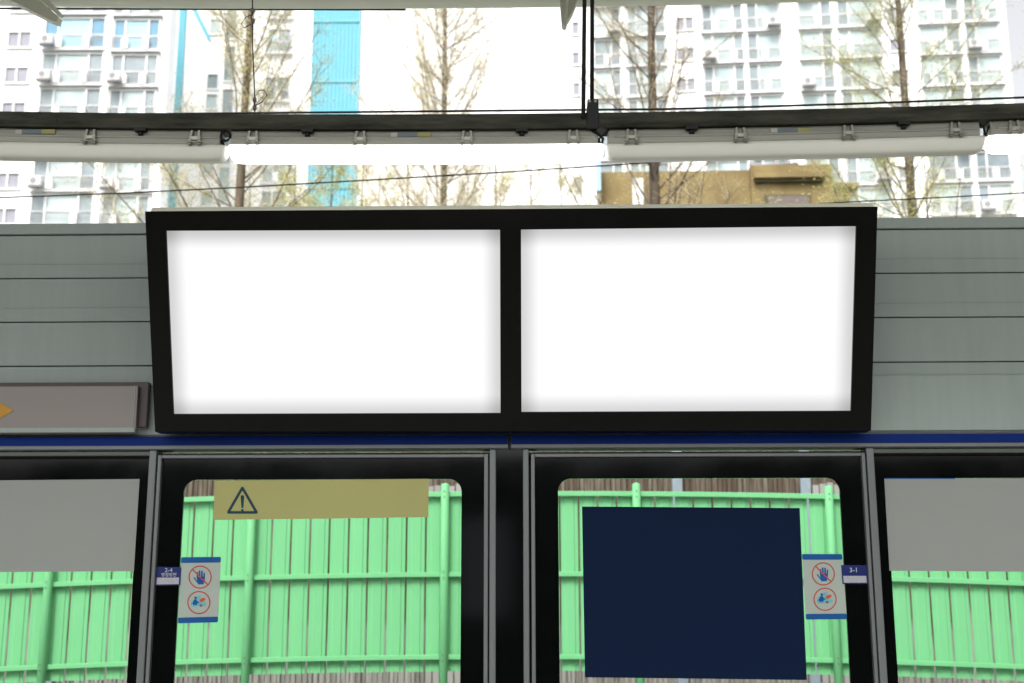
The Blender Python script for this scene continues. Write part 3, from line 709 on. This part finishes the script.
def tree(px, pyb, Y, wpx, topy, label, dens=1.0, spread=.34, leaf='leafy', nb=46, seed=1, leafs=9, lsz=.055, twigm='twig'):
    rnd = random.Random(seed)
    base = P(px, 200, Y); base.z = -.3
    top = P(px+rnd.uniform(-3, 3), topy, Y); Ht = top.z-base.z
    r0_ = wpx/1200*Y*.5*1.45
    th = thing('dawn_redwood', label, 'tree', base, 'bare spring trees behind the station')
    g = MB(); lf = MB()
    n = 16; pts = []; rs = []
    lean = rnd.uniform(-.004, .004)
    for i in range(n+1):
        f = i/n; pts.append(Vector((base.x+math.sin(f*5+seed)*.05+lean*Ht*f, Y+math.cos(f*4+seed)*.05, base.z+Ht*f))); rs.append(max(.012, r0_*(1-f)**.75+.01))
    g.tube(pts, rs, 9); g.build('trunk', 'bark', th)
    g = MB(); tw = .0068*Y/30
    def leafclump(p, s):
        for _ in range(leafs):
            c = p + Vector((rnd.gauss(0, s), rnd.gauss(0, s), rnd.gauss(0, s))); a = Vector((rnd.uniform(-1, 1), rnd.uniform(-1, 1), rnd.uniform(-1, 1))).normalized(); b = a.orthogonal().normalized(); q = rnd.uniform(.4, 1)*lsz
            lf.quad(c-a*q, c-b*q*.35, c+a*q, c+b*q*.35)
    for i in range(nb):
        f = .12+.86*(i+rnd.random()*.8)/nb; k = min(n-1, int(f*n)); p0 = pts[k].lerp(pts[k+1], f*n-k)
        az_ = rnd.uniform(0, 2*math.pi); Lb = Ht*spread*(1-f)**.75*rnd.uniform(.65, 1.15)+.35
        el_ = R(rnd.uniform(24, 58)); d = Vector((math.cos(az_)*math.cos(el_), math.sin(az_)*math.cos(el_), math.sin(el_)))
        rb = max(.009, rs[k]*.165*rnd.uniform(.6, 1.15)); m_ = 6; bp = [p0]; cur = p0.copy()
        for s_ in range(m_):
            d = (d+Vector((rnd.gauss(0, .07), rnd.gauss(0, .07), .09+rnd.gauss(0, .05)))).normalized(); cur = cur+d*Lb/m_; bp.append(cur.copy())
        g.mi = 0; g.tube(bp, [rb*(1-.85*j/m_)+.004 for j in range(m_+1)], 5, False)
        nt_ = int(13*dens*(.5+Lb/3))
        for _ in range(nt_):
            u = rnd.uniform(.2, 1)*m_; j = min(m_-1, int(u)); q = bp[j].lerp(bp[j+1], u-j)
            dd = (bp[j+1]-bp[j]).normalized(); sd_ = Vector((rnd.gauss(0, 1), rnd.gauss(0, 1), rnd.gauss(.15, .6))).normalized(); dd = (dd*.6+sd_*.8).normalized(); lt = rnd.uniform(.35, 1.0)*(.3+.12*Lb)
            e1 = q+dd*lt*.5; e2 = e1+(dd+Vector((0, 0, rnd.uniform(-.1, .35)))).normalized()*lt*.5
            g.mi = 1; g.tube([q, e1, e2], [tw, tw*.8, tw*.45], 3, False)
            for w_ in (e1, e2):
                if rnd.random() < .75: leafclump(w_, .12)
    g.build('branches', ['bark', twigm], th)
    lf.build('foliage', leaf, th, recalc=False)
    return th
tree(240.5, 0, 27, 10.5, -190, 'bare tree with yellow green tufts left of the turquoise panel', 1.9, .26, 'leafy', 92, 3, 9, .045)
tree(441, 0, 38, 8.0, -130, 'slender bare conical tree in front of the white sky', 3.2, .25, 'leafy', 150, 5, 3, .04, 'twigpale')
tree(655, 0, 27, 12.5, -180, 'thick trunked bare tree in front of the ochre building', 1.9, .26, 'leafy', 86, 8, 2, .045)
tree(910, 0, 27, 10, -190, 'leafy tufted tree in front of the right apartment block', 1.8, .26, 'leafg', 86, 11, 11, .05)
small = [(408, 47, 4, 118, 'thin'), (498, 50, 4.5, 125, 'thin'), (533, 52, 3.2, 150, ''), (362, 50, 3, 130, ''), (330, 44, 3.2, 120, 'green'), (292, 46, 3, 140, 'green'), (559, 55, 3, 140, 'y'), (470, 56, 3, 158, ''), (815, 60, 3, 150, ''), (380, 55, 3, 150, '')]
lbs = ['small thin tree just left of the slender conical tree', 'small pale trunked tree just right of the slender conical tree', 'small faint twiggy tree above the display near its middle', 'small twiggy tree just right of the turquoise panel', 'small yellow green tree in front of the turquoise panel',
       'small yellow green tree left of the turquoise panel', 'small yellowish tree just left of the ochre building', 'small far tree between the two pale trunked trees', 'small far tree behind the right end of the ochre building', 'small far twiggy tree between turquoise panel and conical tree']
for k, ((px, Y, w, ty, kd), lb) in enumerate(zip(small, lbs)):
    tree(px, 0, Y, w, ty, lb, 2.2, .28, 'leafg' if kd == 'green' else 'leafy', 40, 30+k, 7 if kd in ('green', 'y') else 4, .075, 'twigpale')

# ------------------------------------------------------------ buildings
M['wallw'] = mat('wallw', (.90, .90, .92), .8, 0, .04, .4, stretch=(1, 1, .3))
M['wallw2'] = mat('wallw2', (.92, .92, .92), .8, 0, .03, .3)
M['slab'] = mat('slab', (.74, .74, .77), .8, 0, .05, .6)
M['wframe'] = mat('wframe', (.8, .8, .8), .6)
M['rail'] = mat('rail', (.45, .45, .45), .6)
M['paneL'] = mat('paneL', (.40, .51, .52), .3, 0, .15, .35, col2=(.54, .62, .62))
M['paneD'] = mat('paneD', (.19, .24, .27), .3, 0, .25, .3, col2=(.32, .38, .40))
M['paneG'] = mat('paneG', (.28, .28, .33), .3, 0, .15, .6)
M['paneBL'] = mat('paneBL', (.34, .60, .68), .2, 0, .1, .5)
M['paneBD'] = mat('paneBD', (.12, .28, .40), .2, 0, .2, .5)
M['shade'] = mat('shade', (.28, .28, .29), .8)
M['acw'] = mat('acw', (.66, .65, .64), .6)
M['turq'] = mat('turq', (.13, .43, .53), .6, 0, .05, 1)
M['ochre'] = mat('ochre', (.19, .130, .050), .85, 0, .18, .8, .1, 6, col2=(.26, .20, .085))
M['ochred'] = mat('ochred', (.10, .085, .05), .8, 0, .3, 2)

def building(name, label, p_anchor, psi, Y0):
    """facade plane through X=0,Y=Y0 turned by psi; returns root and mapping pixel -> (u, z)"""
    th = thing(name, label, 'building', (0, Y0, -.3), worldmesh=False); th.rotation_euler = (0, 0, psi)
    n = Vector((math.sin(psi), -math.cos(psi), 0)); ud = Vector((math.cos(psi), math.sin(psi), 0)); o = Vector((0, Y0, -.3))
    def uz(px, py):
        p = Pl(px, py, o, n) - o; return p.dot(ud), p.z
    return th, uz
def nb_part(name, g, mats, par): return g.build(name, mats, par)
def make_bay(th, spans, uz, tops, hpx, rails=True, ac=None, seed=0, blue_rows=(), shadow=True, yref=60):
    rnd = random.Random(seed); us = [(uz(a, yref)[0], uz(b, yref)[0], kk) for a, b, kk in spans]
    u0_, u1_ = us[0][0], us[-1][1]; um = (spans[0][0]+spans[-1][1])/2
    for r_, ty in enumerate(tops):
        z1 = uz(um, ty)[1]; z0 = uz(um, ty+hpx)[1]
        g = MB(); f = .14
        g.box(u0_-f, u1_+f, -.16, 0, z1, z1+f); g.box(u0_-f, u1_+f, -.16, 0, z0-f, z0)
        xs_ = [u0_-f] + [ (us[i][1]+us[i+1][0])/2-f/2 for i in range(len(us)-1)] + [u1_]
        for x_ in xs_: g.box(x_, x_+f, -.155, 0, z0, z1)
        if rails:
            zm = z0+(z1-z0)*.42; g.box(u0_, u1_, -.12, -.02, zm, zm+.07)
        w = nb_part('window', g, 'wframe', th)
        g = MB()
        for a, b, kk in us:
            g.mi = {'L': 0, 'D': 1, 'G': 2}[kk]
            if kk != 'G':
                if rnd.random() < .15: g.mi = 1-g.mi
                if r_ in blue_rows: g.mi += 3
            g.quad((a-.1, -.03, z0), (b+.1, -.03, z0), (b+.1, -.03, z1), (a-.1, -.03, z1))
        p = g.build('pane', ['paneL', 'paneD', 'paneG', 'paneBL', 'paneBD'], None); p.parent = w
        if rails:
            g = MB(); zr = z0+(z1-z0)*.40; d = -.44
            g.box(u0_-.25, u1_+.25, -.42, 0, z0-.33, z0-.17); bal = nb_part('balcony', g, 'slab', th)
            g = MB(); g.box(u0_-.22, u1_+.22, d+.02, d+.07, zr, zr+.06); g.box(u0_-.22, u1_+.22, d+.02, d+.07, z0-.1, z0-.05); nbar = int((u1_-u0_)/.2)
            for i in range(nbar+1):
                x_ = u0_-.2+(u1_-u0_+.4)*i/nbar; g.box(x_, x_+.045, d+.025, d+.06, z0-.17, zr)
            rl = g.build('railing', 'rail', None); rl.parent = bal
            for frac in (.28, .72) if (u1_-u0_) > 3.4 else (.55,):
                if rnd.random() < .8:
                    c = u0_+(u1_-u0_)*frac+rnd.uniform(-.15, .15); g = MB(); g.box(c-.28, c+.28, -.5, -.2, z0-.12, z0+.82); q = g.build('storage_box', 'wframe', None); q.parent = bal
            if ac is not None and rnd.random() < ac:
                c = u0_+.45 if seed % 2 == 0 else u1_-.5
                g = MB(); g.mi = 0; g.box(c-.5, c+.5, -1.05, -.68, z0+.05, z0+.78); g.mi = 1; g.box(c-.6, c+.6, -1.1, -.63, z0-.12, z0-.02)
                g.tube([(c-.12, -1.06, z0+.42), (c-.12, -1.075, z0+.42)], .27, 16); q = g.build('air_conditioner', ['acw', 'shade'], None); q.parent = bal
def shell(th, uz, pl, pr, ztop_px, depth, material='wallw', yref=60, top=None):
    g = MB(); a, b = uz(pl, yref)[0], uz(pr, yref)[0]; zt_ = uz((pl+pr)/2, ztop_px)[1] if top is None else top
    g.box(a, b, .0, depth, 0, zt_); return g.build('wall', material, th)

# left apartment block
th, uz = building('apartment_block', 'white apartment block with balconies at the left edge', None, R(1.0), 95)
shell(th, uz, -220, 168, -240, 2)
rowsL = [-52+1.0, -16, 19.5, 54.8, 90, 125.3, 160.5, 195.8]
make_bay(th, [(44, 56, 'D'), (58, 88, 'L'), (90.5, 103, 'D')], uz, rowsL, 28.5, True, .6, 2, (2,))
make_bay(th, [(113.5, 122.5, 'D'), (125.5, 146, 'L'), (148.5, 157.5, 'D')], uz, [r+1.5 for r in rowsL], 28.5, True, .45, 4, (2,))
make_bay(th, [(7.5, 17, 'G'), (19.5, 29.5, 'G')], uz, [r+13.5 for r in rowsL], 14.5, False, None, 6)
make_bay(th, [(-60, -48, 'D'), (-46, -20, 'L')], uz, rowsL, 28.5, True, .4, 8)
g = MB(); a, b = uz(104, 60)[0], uz(111.5, 60)[0]; g.box(a, b, -.3, .1, 0, 70); g.build('party_wall', 'wallw2', th)
for ry in rowsL:
    z = uz(90, ry-5.6)[1]; g = MB(); g.box(uz(-220, 60)[0], uz(41, 60)[0], -.03, 0, z, z+.05); g.build('string_course', 'slab', th)
# second slab with turquoise
th, uz = building('apartment_block', 'white apartment block with turquoise strips behind the left tree', None, R(1.0), 114)
shell(th, uz, 168, 313, -200, 12, 'wallw2')
g = MB(); g.box(uz(177.5, 60)[0], uz(184, 60)[0], -.25, 0, 0, uz(180, -200)[1]); g.build('turquoise_strip', 'turq', th)
g = MB()
def q4(*p): 
    pts = [(uz(x, y)[0], -.2, uz(x, y)[1]) for x, y in p]; g.quad(*pts)
q4((187, -2), (191, -2), (211, 38), (209, 42)); g.build('turquoise_brace', 'turq', th)
make_bay(th, [(225, 235, 'D')], uz, [-60, 5, 47, 90, 130, 168], 34, False, None, 3)
make_bay(th, [(268, 276, 'L'), (279, 290, 'D')], uz, [-40, -5, 30, 78, 112, 160, 192], 22, True, None, 5)
make_bay(th, [(209, 219, 'L')], uz, [-40, 20, 75, 95, 128, 160, 192], 14, False, None, 9)
th2, uz2 = building('apartment_block', 'overexposed white slab with a ribbed turquoise panel on its left end', None, R(.5), 108)
shell(th2, uz2, 312.5, 574, -200, 16, 'wallw2')
g = MB(); a, b = uz2(313, 60)[0], uz2(359, 60)[0]; zt_ = uz2(336, -200)[1]; g.box(a, b, -.3, -.01, 0, zt_); k = 12
for i in range(k+1):
    x_ = a+(b-a)*i/k; g.box(x_-.06, x_+.06, -.38, -.3, 0, zt_)
tp = g.build('turquoise_panel', 'turq', th2)
for yy in (-36, 24, 84, 146, 190):
    z = uz2(336, yy)[1]; g = MB(); g.box(a, b, -.42, -.385, z, z+.28); g.build('joint_strip', 'paneBD' if 0 else 'turq', th2)
for yy in (-50, -8, 34, 76, 118, 160, 200):
    z = uz2(460, yy)[1]; g = MB(); g.box(b+.02, uz2(573, 60)[0], -.02, 0, z, z+.1); g.build('string_course', 'slab', th2)

# right apartment block
th, uz = building('apartment_block', 'large white apartment block with teal windows at the right', None, R(-4.2), 104)
shell(th, uz, 572, 1010, -240, 14)
def rowsat(px, y1): # rows follow the facade: same z as reference column H (x=990)
    zt_ = uz(990, 25)[1]; fl = (uz(990, 25)[1]-uz(990, 153)[1])/4
    zz = [zt_ + fl*k for k in (2, 1, 0, -1, -2, -3, -4, -5, -6)]
    out = []
    for z in zz:
        lo, hi = -400, 500
        for _ in range(40):
            mid = (lo+hi)/2
            if uz(px, mid)[1] > z: lo = mid
            else: hi = mid
        out.append(lo)
    return out
hp = 26
specs = [([(573, 579, 'G')], False, None), ([(595, 610, 'L'), (613, 620, 'D')], True, .4), ([(628.5, 636, 'D'), (638, 654, 'L'), (657, 665, 'D')], True, .2), ([(677.5, 685, 'G'), (687, 694, 'G')], False, None),
         ([(704, 712, 'D'), (714, 733, 'L'), (735, 743, 'D')], True, .5), ([(749, 757, 'D'), (759.5, 780, 'L')], True, .4), ([(801, 821, 'L'), (824, 832.5, 'D')], True, .3), ([(840.5, 849.5, 'D'), (852, 880, 'L')], True, .5),
         ([(891, 898, 'G'), (900, 907, 'G')], False, None), ([(921.5, 946, 'L'), (949.5, 961, 'D')], True, .4), ([(968, 976.5, 'D'), (979, 1000, 'L')], True, .4)]
for i, (sp_, rl_, ac_) in enumerate(specs):
    cxp = (sp_[0][0]+sp_[-1][1])/2; rw = rowsat(cxp, 0)
    rw = [r for r in rw if -45 < r < 215]
    if rl_: make_bay(th, sp_, uz, rw, hp-.6*(1010-cxp)/200, True, ac_, 20+i)
    else: make_bay(th, sp_, uz, [r+11 for r in rw], 11.5, False, None, 20+i)
for px in (622, 669, 700, 746, 784, 797, 836, 884, 917, 964.5):
    g = MB(); a = uz(px, 60)[0]; g.box(a-.18, a+.18, -.35, .05, 0, uz(px, -240)[1]-.3); g.build('pier', 'wallw2', th)

# ochre building
th, uz = building('ochre_building', 'ochre rendered low building with a deep ledge behind the display', None, R(-1), 56)
th['category'] = 'building'
g = MB(); a, b = uz(601, 190)[0], uz(750, 190)[0]; c = uz(831, 190)[0]
g.box(a, b+.1, 0, 12, 0, uz(680, 171)[1]); g.box(b, c, -.4, 12.2, 0, uz(780, 167.6)[1]); g.build('wall', 'ochre', th)
g = MB(); g.box(uz(750, 190)[0]+.1, uz(822, 190)[0], -.8, -.42, uz(780, 182.5)[1], uz(780, 177.5)[1]); g.build('ledge', 'ochre', th)
g = MB(); g.box(uz(750, 190)[0]+.15, uz(822, 190)[0]-.1, -.62, -.41, uz(780, 185.5)[1], uz(780, 182.7)[1]); g.build('ledge_shade_strip', 'ochred', th)  # dark strip standing in for the shadow band under the ledge
g = MB(); g.box(uz(762, 190)[0], uz(809, 190)[0], -.46, -.41, uz(780, 215)[1], uz(780, 197.5)[1]); w = g.build('window', 'ochred', th)
g = MB(); g.box(uz(766, 190)[0], uz(805, 190)[0], -.49, -.465, uz(780, 213)[1], uz(780, 199.5)[1]); p = g.build('pane', 'sbrown'); p.parent = w
g = MB(); u1, u2, u3 = uz(831, 190)[0], uz(857, 190)[0], uz(848, 190)[0]; zt_, zm_, zl_ = uz(845, 186)[1], uz(845, 190)[1], uz(845, 202)[1]
for y_ in ((-.3, 3),):
    g.hexa([(u1, -.3, zl_), (u3, -.3, zl_), (u3, 3, zl_), (u1, 3, zl_), (u1, -.3, zm_-.02), (u2-.1, -.3, zm_-.02), (u2-.1, 3, zm_-.02), (u1, 3, zm_-.02)])
g.box(u1, u2, -.5, 3.2, zm_, zt_); g.build('side_canopy', 'ochre', th)
g = MB(); g.box(uz(632, 190)[0], uz(642.5, 190)[0], -.5, -.02, uz(637, 215)[1], uz(637, 181.5)[1]); g.build('white_flue', 'wframe', th)
g = MB(); g.mi = 0; g.box(uz(590, 180)[0], uz(595.5, 180)[0], -1, -.5, 0, uz(594, 156)[1]); g.mi = 1; g.box(uz(595.6, 180)[0], uz(600, 180)[0], -1, -.5, uz(597, 197)[1], uz(597, 158)[1])
pp = g.build('sign_post', ['wframe', 'paleblue']); pp.location = (0, 56, -.3); pp.rotation_euler = (0, 0, R(-1)); tag(pp, 'white and blue upright board at the left end of the ochre building', 'board')
# small things on its roof
g = MB(); zr = uz(780, 167.6)[1]
for px, h in ((754, .5), (772, .35), (778, .6), (790, .5), (797, .4)):
    u = uz(px, 168)[0]; g.box(u-.12, u+.12, .3, .6, zr-.02, zr+h)
g.tube([(uz(750, 168)[0], .3, zr+.25), (uz(800, 168)[0], .3, zr+.3)], .04, 6); g.build('roof_pipe', 'shade', th)

scene.render.engine = 'CYCLES'
bpy.context.view_layer.update()
